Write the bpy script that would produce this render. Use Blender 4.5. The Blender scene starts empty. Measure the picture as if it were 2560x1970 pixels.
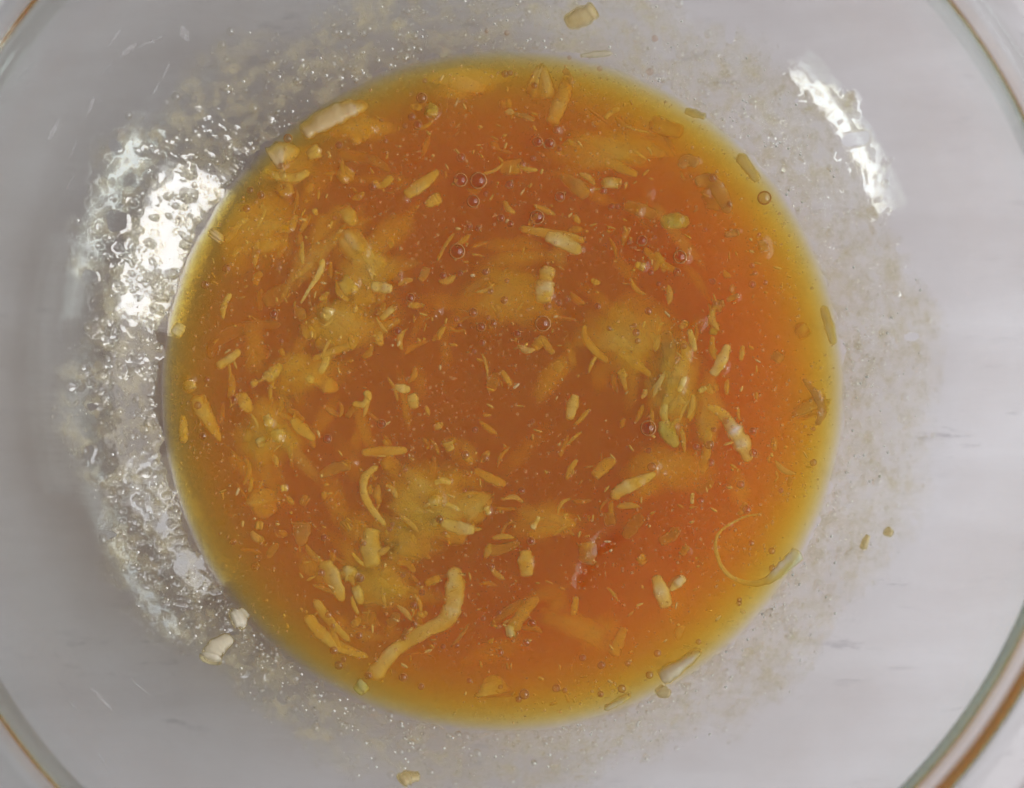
import bpy, math, random
import numpy as np
from mathutils import Vector, Matrix

random.seed(7)
RNG = np.random.default_rng(7)
scene = bpy.context.scene
COL = scene.collection

# ------------------------------------------------------------------ measurements (metres)
ZL = 0.028            # level of the sauce
RL = 0.0768           # radius of the sauce surface
RS = 0.125            # radius of the bowl's inner sphere
ZC = ZL + math.sqrt(RS * RS - RL * RL)
ZB = 0.006            # inner bottom
WALL = 0.0042         # glass thickness

# ------------------------------------------------------------------ camera
W0, H0 = 2560.0, 1970.0
FPX = 4950.0
RIMZ = ZL + 0.0635
vd = Vector((1632 - W0 / 2, 1346 - H0 / 2, FPX)).normalized()      # world "down" seen by the camera
P_rim = Vector((1185 - W0 / 2, 906 - H0 / 2, FPX)) * (0.3865 / FPX)  # rim centre seen by the camera
wx = (Vector((1, 0, 0)) - vd * vd.x).normalized()
wz = -vd
wy = wz.cross(wx).normalized()
# rows: world axes expressed in camera coordinates (x right, y down, z forward)
M = Matrix((wx, wy, wz))                     # camera -> world
cam_pos = Vector((0, 0, RIMZ)) - M @ P_rim
cam_data = bpy.data.cameras.new("camera")
cam = bpy.data.objects.new("camera", cam_data)
COL.objects.link(cam)
rot = Matrix((M @ Vector((1, 0, 0)), M @ Vector((0, -1, 0)), M @ Vector((0, 0, -1)))).transposed()
cam.matrix_world = Matrix.Translation(cam_pos) @ rot.to_4x4()
cam_data.sensor_width = 36.0
cam_data.lens = FPX / W0 * 36.0
cam_data.clip_start = 0.02
cam_data.clip_end = 20.0
cam_data.dof.use_dof = True
cam_data.dof.focus_distance = (cam_pos.z - ZL - 0.002)
cam_data.dof.aperture_fstop = 8.0
scene.camera = cam

def ray(px, py):
    d = M @ Vector((px - W0 / 2, py - H0 / 2, FPX))
    return d.normalized()
def at_z(px, py, z):
    d = ray(px, py)
    return cam_pos + d * ((z - cam_pos.z) / d.z)
def wall_z(r):
    r = min(r, RS * 0.999)
    return max(ZC - math.sqrt(RS * RS - r * r), ZB)
def at_wall(px, py, off=0.0):
    d = ray(px, py)
    z = ZL
    for _ in range(30):
        p = cam_pos + d * ((z - cam_pos.z) / d.z)
        z = 0.5 * z + 0.5 * wall_z(math.hypot(p.x, p.y))
    n = (Vector((0, 0, ZC)) - p).normalized()
    return p + n * off, n

# ------------------------------------------------------------------ light
world = bpy.data.worlds.new("World")
scene.world = world
world.use_nodes = True
bg = world.node_tree.nodes["Background"]
bg.inputs[0].default_value = (1.0, 0.90, 0.92, 1)
bg.inputs[1].default_value = 0.195

def window_light(name, az, el, dist, w, h, radiance, color):
    d = bpy.data.lights.new(name, 'AREA')
    d.shape = 'RECTANGLE'
    d.size, d.size_y = w, h
    d.energy = radiance * math.pi * w * h
    d.color = color
    o = bpy.data.objects.new(name, d)
    COL.objects.link(o)
    a, e = math.radians(az), math.radians(el)
    v = Vector((math.cos(a) * math.cos(e), math.sin(a) * math.cos(e), math.sin(e)))
    o.location = Vector((0, 0, ZL)) + v * dist
    o.rotation_euler = (-v).to_track_quat('-Z', 'Y').to_euler()
    return o
window_light("window_light", -20, 27.5, 0.75, 0.34, 0.19, 10.0, (0.98, 0.985, 1.0))
window_light("window_light", 30, 26, 0.85, 0.34, 0.16, 4.2, (0.86, 0.91, 1.0))
window_light("window_light", 2, 9.5, 0.80, 0.52, 0.15, 2.2, (0.95, 0.97, 1.0))  # low unseen lamp added to brighten the sauce's right margin
window_light("window_light", 208, 4.5, 1.1, 0.44, 0.085, 9.0, (0.95, 0.97, 1.0))
window_light("soft_fill_light", -4, 46, 0.70, 0.80, 0.70, 1.92, (0.985, 0.985, 1.0))  # unseen fill lamp added for more ambient light from the right

vs = scene.view_settings
vs.view_transform = 'Standard'
vs.look = 'None'
vs.exposure = 0.0
vs.gamma = 1.0
vs.use_curve_mapping = False
cy = scene.cycles
cy.use_denoising = True
try:
    cy.denoiser = 'OPENIMAGEDENOISE'
    cy.denoising_input_passes = 'RGB_ALBEDO_NORMAL'
    cy.denoising_prefilter = 'ACCURATE'
except Exception:
    pass
cy.max_bounces = 20
cy.diffuse_bounces = 2
cy.glossy_bounces = 2
cy.transmission_bounces = 4
cy.transparent_max_bounces = 16
cy.volume_bounces = 18
cy.sample_clamp_indirect = 6.0
cy.caustics_reflective = False
cy.caustics_refractive = True
cy.use_light_tree = False
cy.use_adaptive_sampling = True
cy.adaptive_threshold = 0.05
cy.adaptive_min_samples = 10

# ------------------------------------------------------------------ material helpers
class NT:
    def __init__(self, name):
        self.m = bpy.data.materials.new(name)
        self.m.use_nodes = True
        self.t = self.m.node_tree
        self.t.nodes.clear()
        self.out = self.n('ShaderNodeOutputMaterial')
    def n(self, kind, **kw):
        nd = self.t.nodes.new(kind)
        for k, v in kw.items():
            if k in nd.inputs.keys():
                nd.inputs[k].default_value = v
            else:
                setattr(nd, k, v)
        return nd
    def l(self, a, b):
        self.t.links.new(a, b)
    def coords(self, scale=(1, 1, 1)):
        tc = self.n('ShaderNodeTexCoord')
        mp = self.n('ShaderNodeMapping')
        mp.inputs['Scale'].default_value = scale
        self.l(tc.outputs['Object'], mp.inputs['Vector'])
        return mp.outputs['Vector']
    def noise(self, vec, scale, detail=4.0, rough=0.55, dist=0.0):
        nd = self.n('ShaderNodeTexNoise')
        nd.inputs['Scale'].default_value = scale
        nd.inputs['Detail'].default_value = detail
        nd.inputs['Roughness'].default_value = rough
        nd.inputs['Distortion'].default_value = dist
        self.l(vec, nd.inputs['Vector'])
        return nd.outputs['Fac']
    def ramp(self, fac, stops):
        r = self.n('ShaderNodeValToRGB')
        e = r.color_ramp.elements
        while len(e) < len(stops):
            e.new(0.5)
        for el, (p, c) in zip(e, stops):
            el.position = p
            el.color = c if len(c) == 4 else (*c, 1)
        self.l(fac, r.inputs['Fac'])
        return r.outputs['Color']
    def mixc(self, fac, a, b, blend='MIX'):
        m = self.n('ShaderNodeMix', data_type='RGBA', blend_type=blend)
        for v, i in ((fac, 0), (a, 6), (b, 7)):
            if hasattr(v, 'node'):
                self.l(v, m.inputs[i])
            else:
                m.inputs[i].default_value = v if i == 0 else (*v, 1)
        return m.outputs[2]
    def bump(self, h, strength, dist):
        b = self.n('ShaderNodeBump')
        b.inputs['Strength'].default_value = strength
        b.inputs['Distance'].default_value = dist
        self.l(h, b.inputs['Height'])
        return b.outputs['Normal']

def clear_skin(nt, ior, tint, rough=0.0, normal=None):
    """smooth clear dielectric skin: Fresnel mix of see-through and mirror"""
    fr = nt.n('ShaderNodeFresnel')
    geo = nt.n('ShaderNodeNewGeometry')      # rays cross straight through, so both sides reflect alike
    mr = nt.n('ShaderNodeMapRange')
    if hasattr(ior, 'node'):
        nt.l(ior, mr.inputs['To Min'])
        inv = nt.n('ShaderNodeMath', operation='DIVIDE')
        inv.inputs[0].default_value = 1.0
        nt.l(ior, inv.inputs[1])
        nt.l(inv.outputs[0], mr.inputs['To Max'])
    else:
        mr.inputs['To Min'].default_value = ior
        mr.inputs['To Max'].default_value = 1.0 / ior
    nt.l(geo.outputs['Backfacing'], mr.inputs['Value'])
    nt.l(mr.outputs['Result'], fr.inputs['IOR'])
    tr = nt.n('ShaderNodeBsdfTransparent')
    if hasattr(tint, 'node'):
        nt.l(tint, tr.inputs['Color'])
    else:
        tr.inputs['Color'].default_value = (*tint, 1)
    gl = nt.n('ShaderNodeBsdfGlossy')
    gl.inputs['Color'].default_value = (1, 1, 1, 1)
    gl.inputs['Roughness'].default_value = rough
    if normal is not None:
        nt.l(normal, gl.inputs['Normal'])
        nt.l(normal, fr.inputs['Normal'])
    mx = nt.n('ShaderNodeMixShader')
    nt.l(fr.outputs['Fac'], mx.inputs['Fac'])
    nt.l(tr.outputs['BSDF'], mx.inputs[1])
    nt.l(gl.outputs['BSDF'], mx.inputs[2])
    return mx.outputs['Shader']

def mat_table():
    nt = NT("whitewashed_table")
    v = nt.coords((1, 1, 1))
    vs_ = nt.coords((9, 42, 1))
    vg = nt.coords((60, 260, 1))
    base = nt.ramp(nt.noise(v, 14, 5), [(0.28, (0.67, 0.585, 0.60)), (0.72, (0.80, 0.735, 0.785))])
    streak = nt.ramp(nt.noise(vs_, 1.0, 6, 0.6, 0.4), [(0.30, (0.89, 0.87, 0.86)), (0.62, (1, 1, 1))])
    grain = nt.ramp(nt.noise(vg, 1.0, 4, 0.7), [(0.32, (0.66, 0.64, 0.66)), (0.43, (1, 1, 1))])
    patch = nt.ramp(nt.noise(nt.coords((30, 40, 1)), 1.0, 3), [(0.52, (0, 0, 0)), (0.66, (1, 1, 1))])
    c = nt.mixc(1.0, base, streak, 'MULTIPLY')
    g = nt.mixc(patch, (1, 1, 1), grain)
    c = nt.mixc(0.8, c, g, 'MULTIPLY')
    b = nt.n('ShaderNodeBsdfPrincipled')
    nt.l(c, b.inputs['Base Color'])
    b.inputs['Roughness'].default_value = 0.55
    nt.l(nt.bump(nt.noise(vg, 1.0, 4), 0.25, 0.0006), b.inputs['Normal'])
    nt.l(b.outputs['BSDF'], nt.out.inputs['Surface'])
    return nt.m

def mat_glass():
    nt = NT("clear_green_tinged_glass")
    sk = clear_skin(nt, 1.24, (1, 1, 1), 0.0)
    # the thick rolled rim bends light like a lens; the thin wall below it hardly does
    g = nt.n('ShaderNodeBsdfGlass')
    g.inputs['IOR'].default_value = 1.45
    g.inputs['Roughness'].default_value = 0.0
    tc = nt.n('ShaderNodeTexCoord')
    sp = nt.n('ShaderNodeSeparateXYZ')
    nt.l(tc.outputs['Object'], sp.inputs[0])
    cb = nt.n('ShaderNodeCombineXYZ')
    nt.l(sp.outputs['X'], cb.inputs['X']); nt.l(sp.outputs['Y'], cb.inputs['Y'])
    ln = nt.n('ShaderNodeVectorMath', operation='LENGTH')
    nt.l(cb.outputs[0], ln.inputs[0])
    st = nt.n('ShaderNodeMath', operation='GREATER_THAN')
    nt.l(ln.outputs['Value'], st.inputs[0])
    st.inputs[1].default_value = 0.1181
    mx = nt.n('ShaderNodeMixShader')
    nt.l(st.outputs[0], mx.inputs[0])
    nt.l(sk, mx.inputs[1]); nt.l(g.outputs[0], mx.inputs[2])
    nt.l(mx.outputs[0], nt.out.inputs['Surface'])
    ab = nt.n('ShaderNodeVolumeAbsorption')
    ab.inputs['Color'].default_value = (0.25, 0.70, 0.56, 1)
    ab.inputs['Density'].default_value = 27.0
    nt.l(ab.outputs[0], nt.out.inputs['Volume'])
    return nt.m

SIG_S = 175.0
SIG_A = (11.0, 136.0, 900.0)
def mat_sauce():
    nt = NT("orange_sauce_liquid")
    v = nt.coords()
    nrm = nt.bump(nt.noise(v, 420, 3, 0.6), 0.12, 0.0006)
    s = clear_skin(nt, 1.42, (1, 1, 1), 0.0)
    nt.l(s, nt.out.inputs['Surface'])
    sc = nt.n('ShaderNodeVolumeScatter')
    sc.inputs['Color'].default_value = (1, 1, 1, 1)
    sc.inputs['Density'].default_value = SIG_S
    sc.inputs['Anisotropy'].default_value = 0.0
    ab = nt.n('ShaderNodeVolumeAbsorption')
    mx = max(SIG_A)
    ab.inputs['Color'].default_value = (1 - SIG_A[0] / mx, 1 - SIG_A[1] / mx, 0, 1)
    ab.inputs['Density'].default_value = mx
    ad = nt.n('ShaderNodeAddShader')
    nt.l(sc.outputs[0], ad.inputs[0])
    nt.l(ab.outputs[0], ad.inputs[1])
    nt.l(ad.outputs[0], nt.out.inputs['Volume'])
    return nt.m

def mat_film():
    """thin wet film: clear at its dried outer edge, glossier and faintly golden where it is wet"""
    nt = NT("wet_sauce_film")
    v = nt.coords()
    f = nt.noise(v, 210, 4, 0.65)
    wt = nt.n('ShaderNodeAttribute', attribute_name="wetness")
    gold = nt.ramp(f, [(0.36, (0.995, 0.985, 0.95)), (0.56, (0.99, 0.96, 0.86)), (0.74, (0.97, 0.91, 0.68))])
    tint = nt.mixc(wt.outputs['Fac'], (1, 1, 1), gold)
    ior = nt.n('ShaderNodeMapRange')
    nt.l(wt.outputs['Fac'], ior.inputs['Value'])
    ior.inputs['To Min'].default_value = 1.12; ior.inputs['To Max'].default_value = 1.62
    s = clear_skin(nt, ior.outputs['Result'], tint, 0.0)
    df = nt.n('ShaderNodeBsdfDiffuse')
    df.inputs['Color'].default_value = (0.95, 0.85, 0.56, 1)
    mx = nt.n('ShaderNodeMixShader')
    hz = nt.n('ShaderNodeMapRange')
    nt.l(f, hz.inputs['Value'])
    hz.inputs['From Min'].default_value = 0.45; hz.inputs['From Max'].default_value = 0.75
    hz.inputs['To Min'].default_value = 0.0; hz.inputs['To Max'].default_value = 0.26
    ml = nt.n('ShaderNodeMath', operation='MULTIPLY')
    nt.l(hz.outputs[0], ml.inputs[0]); nt.l(wt.outputs['Fac'], ml.inputs[1])
    nt.l(ml.outputs[0], mx.inputs[0])
    nt.l(s, mx.inputs[1]); nt.l(df.outputs[0], mx.inputs[2])
    nt.l(mx.outputs[0], nt.out.inputs['Surface'])
    return nt.m

def mat_drop(name, ior, col):
    nt = NT(name)
    g = nt.n('ShaderNodeBsdfGlass')
    g.inputs['Color'].default_value = (*col, 1)
    g.inputs['IOR'].default_value = ior
    g.inputs['Roughness'].default_value = 0.0
    nt.l(g.outputs['BSDF'], nt.out.inputs['Surface'])
    return nt.m

def mat_dome(name="bubble_skin", ior=1.7, tint=(0.90, 0.78, 0.70)):
    nt = NT(name)
    s = clear_skin(nt, ior, tint, 0.0)
    nt.l(s, nt.out.inputs['Surface'])
    return nt.m

def mat_ring():
    nt = NT("bubble_foot_sauce")
    b = nt.n('ShaderNodeBsdfPrincipled')
    b.inputs['Base Color'].default_value = (0.74, 0.37, 0.13, 1)
    b.inputs['Roughness'].default_value = 0.15
    b.inputs['Transmission Weight'].default_value = 0.3
    b.inputs['IOR'].default_value = 1.36
    nt.l(b.outputs['BSDF'], nt.out.inputs['Surface'])
    return nt.m

def mat_shred(name, c1, c2, trans=0.35):
    nt = NT(name)
    v = nt.coords()
    f = nt.noise(v, 260, 4, 0.6)
    c = nt.ramp(f, [(0.3, c1), (0.7, c2)])
    nrm = nt.bump(nt.noise(v, 900, 3, 0.6), 0.5, 0.0004)
    b = nt.n('ShaderNodeBsdfPrincipled')
    nt.l(c, b.inputs['Base Color'])
    b.inputs['Roughness'].default_value = 0.09
    b.inputs['IOR'].default_value = 1.4
    nt.l(nrm, b.inputs['Normal'])
    tl = nt.n('ShaderNodeBsdfTranslucent')
    nt.l(c, tl.inputs['Color'])
    tp = nt.n('ShaderNodeBsdfTransparent')
    tp.inputs['Color'].default_value = (0.98, 0.94, 0.80, 1)
    mx = nt.n('ShaderNodeMixShader')
    mx.inputs[0].default_value = 0.35
    nt.l(b.outputs['BSDF'], mx.inputs[1])
    nt.l(tl.outputs['BSDF'], mx.inputs[2])
    m2 = nt.n('ShaderNodeMixShader')
    lw = nt.n('ShaderNodeLayerWeight')
    lw.inputs['Blend'].default_value = 0.5
    mr = nt.n('ShaderNodeMapRange')
    mr.interpolation_type = 'SMOOTHSTEP'
    nt.l(lw.outputs['Facing'], mr.inputs['Value'])
    mr.inputs['From Min'].default_value = 0.0; mr.inputs['From Max'].default_value = 0.75
    mr.inputs['To Min'].default_value = trans; mr.inputs['To Max'].default_value = 1.0
    nt.l(mr.outputs['Result'], m2.inputs[0])
    nt.l(mx.outputs[0], m2.inputs[1])
    nt.l(tp.outputs['BSDF'], m2.inputs[2])
    nt.l(m2.outputs[0], nt.out.inputs['Surface'])
    return nt.m

M_TABLE, M_GLASS = mat_table(), mat_glass()
M_SAUCE, M_FILM, M_DOME, M_RING = mat_sauce(), mat_film(), mat_dome(), mat_ring()
def mat_foamdrop():
    nt = NT("foamy_sparkle_droplet")
    b = nt.n('ShaderNodeBsdfPrincipled')
    b.inputs['Base Color'].default_value = (0.95, 0.93, 0.88, 1)  # foam white, also puts the droplets' sparkle into the colour
    b.inputs['Roughness'].default_value = 0.12
    b.inputs['Transmission Weight'].default_value = 0.08
    b.inputs['IOR'].default_value = 1.36
    nt.l(b.outputs['BSDF'], nt.out.inputs['Surface'])
    return nt.m
M_DROP = mat_foamdrop()
def mat_froth():
    nt = NT("pale_froth_in_sauce")
    df = nt.n('ShaderNodeBsdfPrincipled')
    df.inputs['Base Color'].default_value = (0.74, 0.42, 0.17, 1)
    df.inputs['Roughness'].default_value = 0.6
    df.inputs['Specular IOR Level'].default_value = 0.15
    tp = nt.n('ShaderNodeBsdfTransparent')
    mx = nt.n('ShaderNodeMixShader')
    mx.inputs[0].default_value = 0.62
    nt.l(df.outputs[0], mx.inputs[1]); nt.l(tp.outputs[0], mx.inputs[2])
    nt.l(mx.outputs[0], nt.out.inputs['Surface'])
    return nt.m
M_FINE = mat_froth()
SH = {
    'p': mat_shred("cream_flesh_and_glint", (0.93, 0.85, 0.66), (0.96, 0.91, 0.78), 0.12),  # also colours the white highlights built as small shreds
    'y': mat_shred("yellow_flesh", (0.92, 0.74, 0.38), (0.95, 0.82, 0.52), 0.22),
    'k': mat_shred("pinkish_skin_and_sheen", (0.72, 0.50, 0.34), (0.84, 0.64, 0.46), 0.45),  # also colours the pink reflections built as flakes and membranes
    'g': mat_shred("green_tinged_flesh", (0.66, 0.66, 0.22), (0.84, 0.78, 0.46), 0.12),
    'f': mat_shred("faint_cream_flesh", (0.92, 0.76, 0.46), (0.95, 0.84, 0.60), 0.42),
    'o': mat_shred("soaked_orange_flesh", (0.76, 0.46, 0.14), (0.84, 0.58, 0.22), 0.40),
}

# ------------------------------------------------------------------ mesh helpers
def add_mesh(name, verts, faces, mat, parent=None, smooth=True):
    me = bpy.data.meshes.new(name)
    me.from_pydata([tuple(v) for v in verts], [], faces)
    me.materials.append(mat)
    if smooth:
        me.polygons.foreach_set('use_smooth', [True] * len(me.polygons))
    me.update()
    o = bpy.data.objects.new(name, me)
    COL.objects.link(o)
    o.parent = parent
    return o
def tag(o, label=None, category=None, group=None, kind=None):
    for k, v in (('label', label), ('category', category), ('group', group), ('kind', kind)):
        if v:
            o[k] = v
    return o
LAT = {}
def vnoise(x, y, seed):
    """smooth value noise, numpy arrays in, about -1..1 out"""
    if seed not in LAT:
        LAT[seed] = np.random.default_rng(seed).uniform(-1, 1, (256, 256))
    g = LAT[seed]
    xi, yi = np.floor(x).astype(int), np.floor(y).astype(int)
    fx, fy = x - xi, y - yi
    fx, fy = fx * fx * (3 - 2 * fx), fy * fy * (3 - 2 * fy)
    a, b = g[xi % 256, yi % 256], g[(xi + 1) % 256, yi % 256]
    c, d = g[xi % 256, (yi + 1) % 256], g[(xi + 1) % 256, (yi + 1) % 256]
    return (a * (1 - fx) + b * fx) * (1 - fy) + (c * (1 - fx) + d * fx) * fy
def fbm(x, y, seed, octv=3):
    s, a = 0, 1.0
    for i in range(octv):
        s = s + a * vnoise(x * 2 ** i, y * 2 ** i, seed + i)
        a *= 0.5
    return s

# ------------------------------------------------------------------ table
import bmesh
bm = bmesh.new()
bmesh.ops.create_cube(bm, size=1.0)
for v in bm.verts:
    v.co = Vector((v.co.x * 1.6, v.co.y * 1.6, -0.0002 + (v.co.z - 0.5) * 0.03))
bmesh.ops.bevel(bm, geom=bm.edges[:], offset=0.003, segments=2, affect='EDGES')
me = bpy.data.meshes.new("tabletop")
bm.to_mesh(me); bm.free()
me.materials.append(M_TABLE)
table = bpy.data.objects.new("tabletop", me)
COL.objects.link(table)
tag(table, "pale whitewashed tabletop with faint grey grain under the glass bowl", None, None, 'structure')

# ------------------------------------------------------------------ bowl
def sphere_pts(R, r0, r1, n, zmin):
    pts = []
    for i in range(n + 1):
        a0, a1 = math.asin(r0 / R), math.asin(r1 / R)
        a = a0 + (a1 - a0) * i / n
        pts.append((R * math.sin(a), ZC - R * math.cos(a)))
    return [(r, max(z, zmin)) for r, z in pts]
def lathe(name, prof, mat, parent, n=256, flip=False):
    verts, faces = [], []
    m = len(prof)
    for r, z in prof:
        for k in range(n):
            a = 2 * math.pi * k / n
            verts.append((r * math.cos(a), r * math.sin(a), z))
    for i in range(m - 1):
        for k in range(n):
            k2 = (k + 1) % n
            f = (i * n + k, i * n + k2, (i + 1) * n + k2, (i + 1) * n + k)
            faces.append(f if flip else f[::-1])
    return add_mesh(name, verts, faces, mat, parent)
RJ = 0.1150
inner = [(0.00001, ZB), (0.012, ZB), (0.026, ZB)] + sphere_pts(RS, 0.033, RJ, 60, ZB)
RO = RS + WALL
outer = sphere_pts(RO, 0.036, 0.1150, 60, 0.0016)
base = [(0.0352, 0.0008), (0.0335, 0.0004), (0.030, 0.0010), (0.018, 0.0012), (0.00001, 0.0012)]
def smooth_prof(pts, n):
    out = []
    for i in range(len(pts) - 1):
        p0 = pts[max(i - 1, 0)]; p1 = pts[i]; p2 = pts[i + 1]; p3 = pts[min(i + 2, len(pts) - 1)]
        for k in range(n):
            t = k / n
            out.append(tuple(0.5 * (2 * b + (c - a) * t + (2 * a - 5 * b + 4 * c - d) * t * t + (3 * b - a - 3 * c + d) * t ** 3) for a, b, c, d in zip(p0, p1, p2, p3)))
    out.append(pts[-1])
    return out
rim_pts = [inner[-1], (0.1174, 0.0843), (0.1188, 0.0880), (0.1200, 0.0903), (0.1216, 0.0916), (0.1240, 0.0921),
           (0.1280, 0.0920), (0.1308, 0.0914), (0.1322, 0.0902), (0.1327, 0.0887), (0.1321, 0.0873), (0.1306, 0.0864),
           (0.1278, 0.0861), (0.1252, 0.0856), (0.1238, 0.0846), (0.1228, 0.0822), (0.1216, 0.0780), (0.1198, 0.0745), outer[-1]]
bowl = lathe("mixing_bowl", inner[:-1] + smooth_prof(rim_pts, 6) + outer[::-1][1:] + base, M_GLASS, None)
tag(bowl, "large clear glass mixing bowl with a rolled rim holding the orange sauce", "bowl")

# ------------------------------------------------------------------ shreds (traced on the sauce, each a thing of its own)
CROPS = {'A': (420, 200, .2856), 'B': (980, 100, .2856), 'C': (1480, 200, .2974), 'D': (420, 640, .2856), 'E': (980, 540, .2856),
         'F': (1500, 640, .3094), 'G': (480, 1100, .3212), 'H': (880, 1100, .3212), 'I': (1400, 1100, .3212),
         'J': (1200, 1500, .3205), 'K': (1200, 0, .2747), 'L': (500, 1500, .3205), 'N': (1850, 1300, .3987), 'Q': (0, 1140, .4937)}
# (crop, points, widths, depth of its top in mm, tone, on wall, label)
S = []
def s(crop, pts, w, d, tone, label, wall=False):
    S.append((crop, pts, w if isinstance(w, (list, tuple)) else [w], d, tone, wall, label))
s('A', [(1170,480),(1330,370),(1580,260),(1760,215)], [110,150,130,60], .7, 'y', "thick pale yellow bar along the sauce's upper left edge")
s('A', [(1590,540),(1690,470),(1800,410)], [90,120,70], .5, 'y', "stubby yellow shred with a glint below the thick upper left bar")
s('A', [(1610,350),(1720,280)], [80,70], 1.6, 'y', "blurred sunken shred just under the thick upper left bar")
s('A', [(1240,580),(1280,640),(1300,710)], [100,130,80], .2, 'p', "rounded pale lump with a glint below the upper left bar's lower end")
s('A', [(840,790),(960,840),(1120,855),(1240,800)], [30,60,70,40], .4, 'p', "pale crescent shred near the upper left edge of the sauce")
s('A', [(920,740),(1000,700),(1060,760)], [120,170,110], .5, 'y', "yellow blob resting on the crescent shred at upper left")
s('A', [(1480,650),(1650,670),(1800,705),(1950,800)], [70,80,70,40], 1.3, 'k', "faint pinkish arched strip right of the pale lump at upper left")
s('A', [(1490,880),(1560,820),(1600,770)], [90,140,80], .5, 'y', "yellow lump with two glints below the faint arched strip")
s('A', [(1790,890),(1870,925),(1965,840)], [50,50,60], .8, 'p', "small bent shred left of the paired big bubbles")
s('A', [(1525,1100),(1590,1200),(1650,1275)], [90,125,50], .3, 'p', "short pale oval shred in the upper left quarter, standing alone")
s('A', [(620,1490),(850,1450),(1030,1390)], [70,110,80], 1.0, 'y', "lowest streak of the yellow pulp by the upper left edge")
s('A', [(690,1210),(850,1100),(960,1000)], [100,140,90], 1.2, 'y', "broad upper streak of the yellow pulp by the upper left edge")
s('A', [(790,1300),(960,1265),(1085,1320)], [60,100,80], .5, 'y', "glinting middle streak of the yellow pulp by the upper left edge")
s('A', [(400,1400),(450,1330)], [120,100], 1.0, 'y', "rounded yellow lump against the sauce's left edge near the bright film")
s('A', [(960,1000),(1030,960),(1060,1020)], [90,120,90], .6, 'y', "small yellow lump with a double glint over the upper left pulp")
s('A', [(1560,1570),(1660,1480),(1760,1420)], [140,220,130], .3, 'y', "large glinting yellow lump left of the sauce centre")
s('A', [(1800,1630),(1900,1560)], [120,120], .7, 'y', "yellow lump adjoining the large glinting one on its right")
s('A', [(1280,1130),(1298,1180)], [45,35], .8, 'p', "tiny pale fleck left of the lone oval shred")
s('A', [(820,1160),(1010,1040),(1100,930)], [140,150,90], 2.2, 'o', "deep soaked piece under the upper left pulp")
s('B', [(1545,290),(1505,470),(1445,610),(1395,750)], [60,110,120,90], .6, 'y', "thick yellow strand hanging down from the sauce's top edge")
s('B', [(1500,255),(1550,320),(1575,400)], [40,45,25], -.1, 'k', "thin pink highlight built as a membrane atop the strand at the sauce's top edge")  # highlight on the sauce skin, put into a pink shape
s('B', [(165,590),(265,590)], [45,50], .7, 'y', "tiny yellow fleck beside the greenish lump near the top")
s('B', [(290,590),(345,620),(340,680)], [80,110,60], 0, 'g', "small greenish lump with a glint, left of top centre")
s('B', [(930,1120),(1060,1110),(1150,1100)], [70,115,110], 1.1, 'y', "stubby blunt yellow block right of the paired big bubbles")
s('B', [(110,1370),(260,1265),(410,1145)], [80,100,40], .3, 'p', "straight pointed pale sliver left of the paired big bubbles")
s('B', [(290,1455),(380,1400),(430,1370)], [40,100,80], .3, 'p', "half oval pale chip just under the pointed sliver")
s('C', [(-100,470),(60,520),(260,595),(450,690)], [40,90,140,70], .8, 'y', "long broad yellow shred in the upper right quarter")
s('C', [(100,680),(230,735),(390,800)], [50,75,45], .9, 'y', "slim shred just below the broad one at upper right")
s('B', [(1480,1180),(1600,1270),(1720,1370)], [50,105,80], .5, 'k', "pinkish slanted shred with a glint at its lower end, upper right")
s('B', [(1830,1255),(1920,1250),(2010,1260)], [60,90,70], .4, 'p', "short pale grain shaped shred under the slim shred, upper right")
s('E', [(1115,105),(1340,150),(1560,180),(1690,225)], [50,70,70,40], .5, 'y', "thin upper strip of the crossed pair right of centre")
s('E', [(1340,170),(1490,220),(1660,320)], [70,110,70], .1, 'p', "thick lower strip of the crossed pair, glinting at its tip")
s('B', [(480,370),(650,400),(820,440)], [90,130,80], 1.3, 'y', "blurred yellow patch near the sauce's top edge, left of centre")
s('B', [(950,570),(1050,555)], [80,70], 1.3, 'y', "small blurred shred below the top edge, centre")
s('B', [(1070,650),(1160,665),(1250,700)], [30,40,40], .4, 'k', "tiny pinkish curl in the dark sauce near the top")
s('B', [(1200,330),(1300,370),(1400,340)], [120,160,120], 1.7, 'y', "broad blurred yellow patch behind the hanging top strand")
s('C', [(480,350),(620,405),(770,440)], [100,115,90], 1.1, 'y', "blunt yellow bar nearest the upper right edge")
s('C', [(480,550),(600,640)], [50,70], 1.4, 'y', "faint slanted sliver beside the broad upper right shred")
s('C', [(735,740),(800,675),(900,705)], [50,90,60], 0, 'k', "small pink reflection built as a curled flake near the upper right edge")  # lamp reflection on the sauce skin, modelled as coloured flesh
s('C', [(860,860),(990,850),(1080,960),(1150,1120)], [70,100,100,60], -.1, 'k', "pink reflection built as a bent flake near the right edge")  # reflection on the raised skin, modelled in pink
s('C', [(960,900),(1020,1020),(1010,1100)], [90,130,90], .9, 'o', "soaked orange piece under the bent pink reflection")
s('C', [(270,1050),(400,1090),(550,1145)], [60,95,60], .7, 'k', "pinkish blurred bar left of the yellow green shred at right")
s('C', [(570,1210),(690,1185),(820,1205)], [70,125,70], .2, 'g', "yellow green oval shred with glints in the right half")
s('C', [(1110,1300),(1180,1290),(1240,1270)], [40,50,55], .1, 'k', "tiny pink fleck under the bent pink reflection")
s('C', [(1430,1340),(1455,1440)], [70,70], -.2, 'k', "small pink nub with a bright glint near the right edge")
s('C', [(365,1550),(450,1580)], [50,60], -.1, 'p', "tiny white highlight built as a chip right of the crossed pair")  # a highlight put into cream colour and shape
s('C', [(430,1410),(560,1530),(710,1605)], [45,65,45], 1.2, 'y', "long faint sliver below the white highlight chip, right half")
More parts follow.
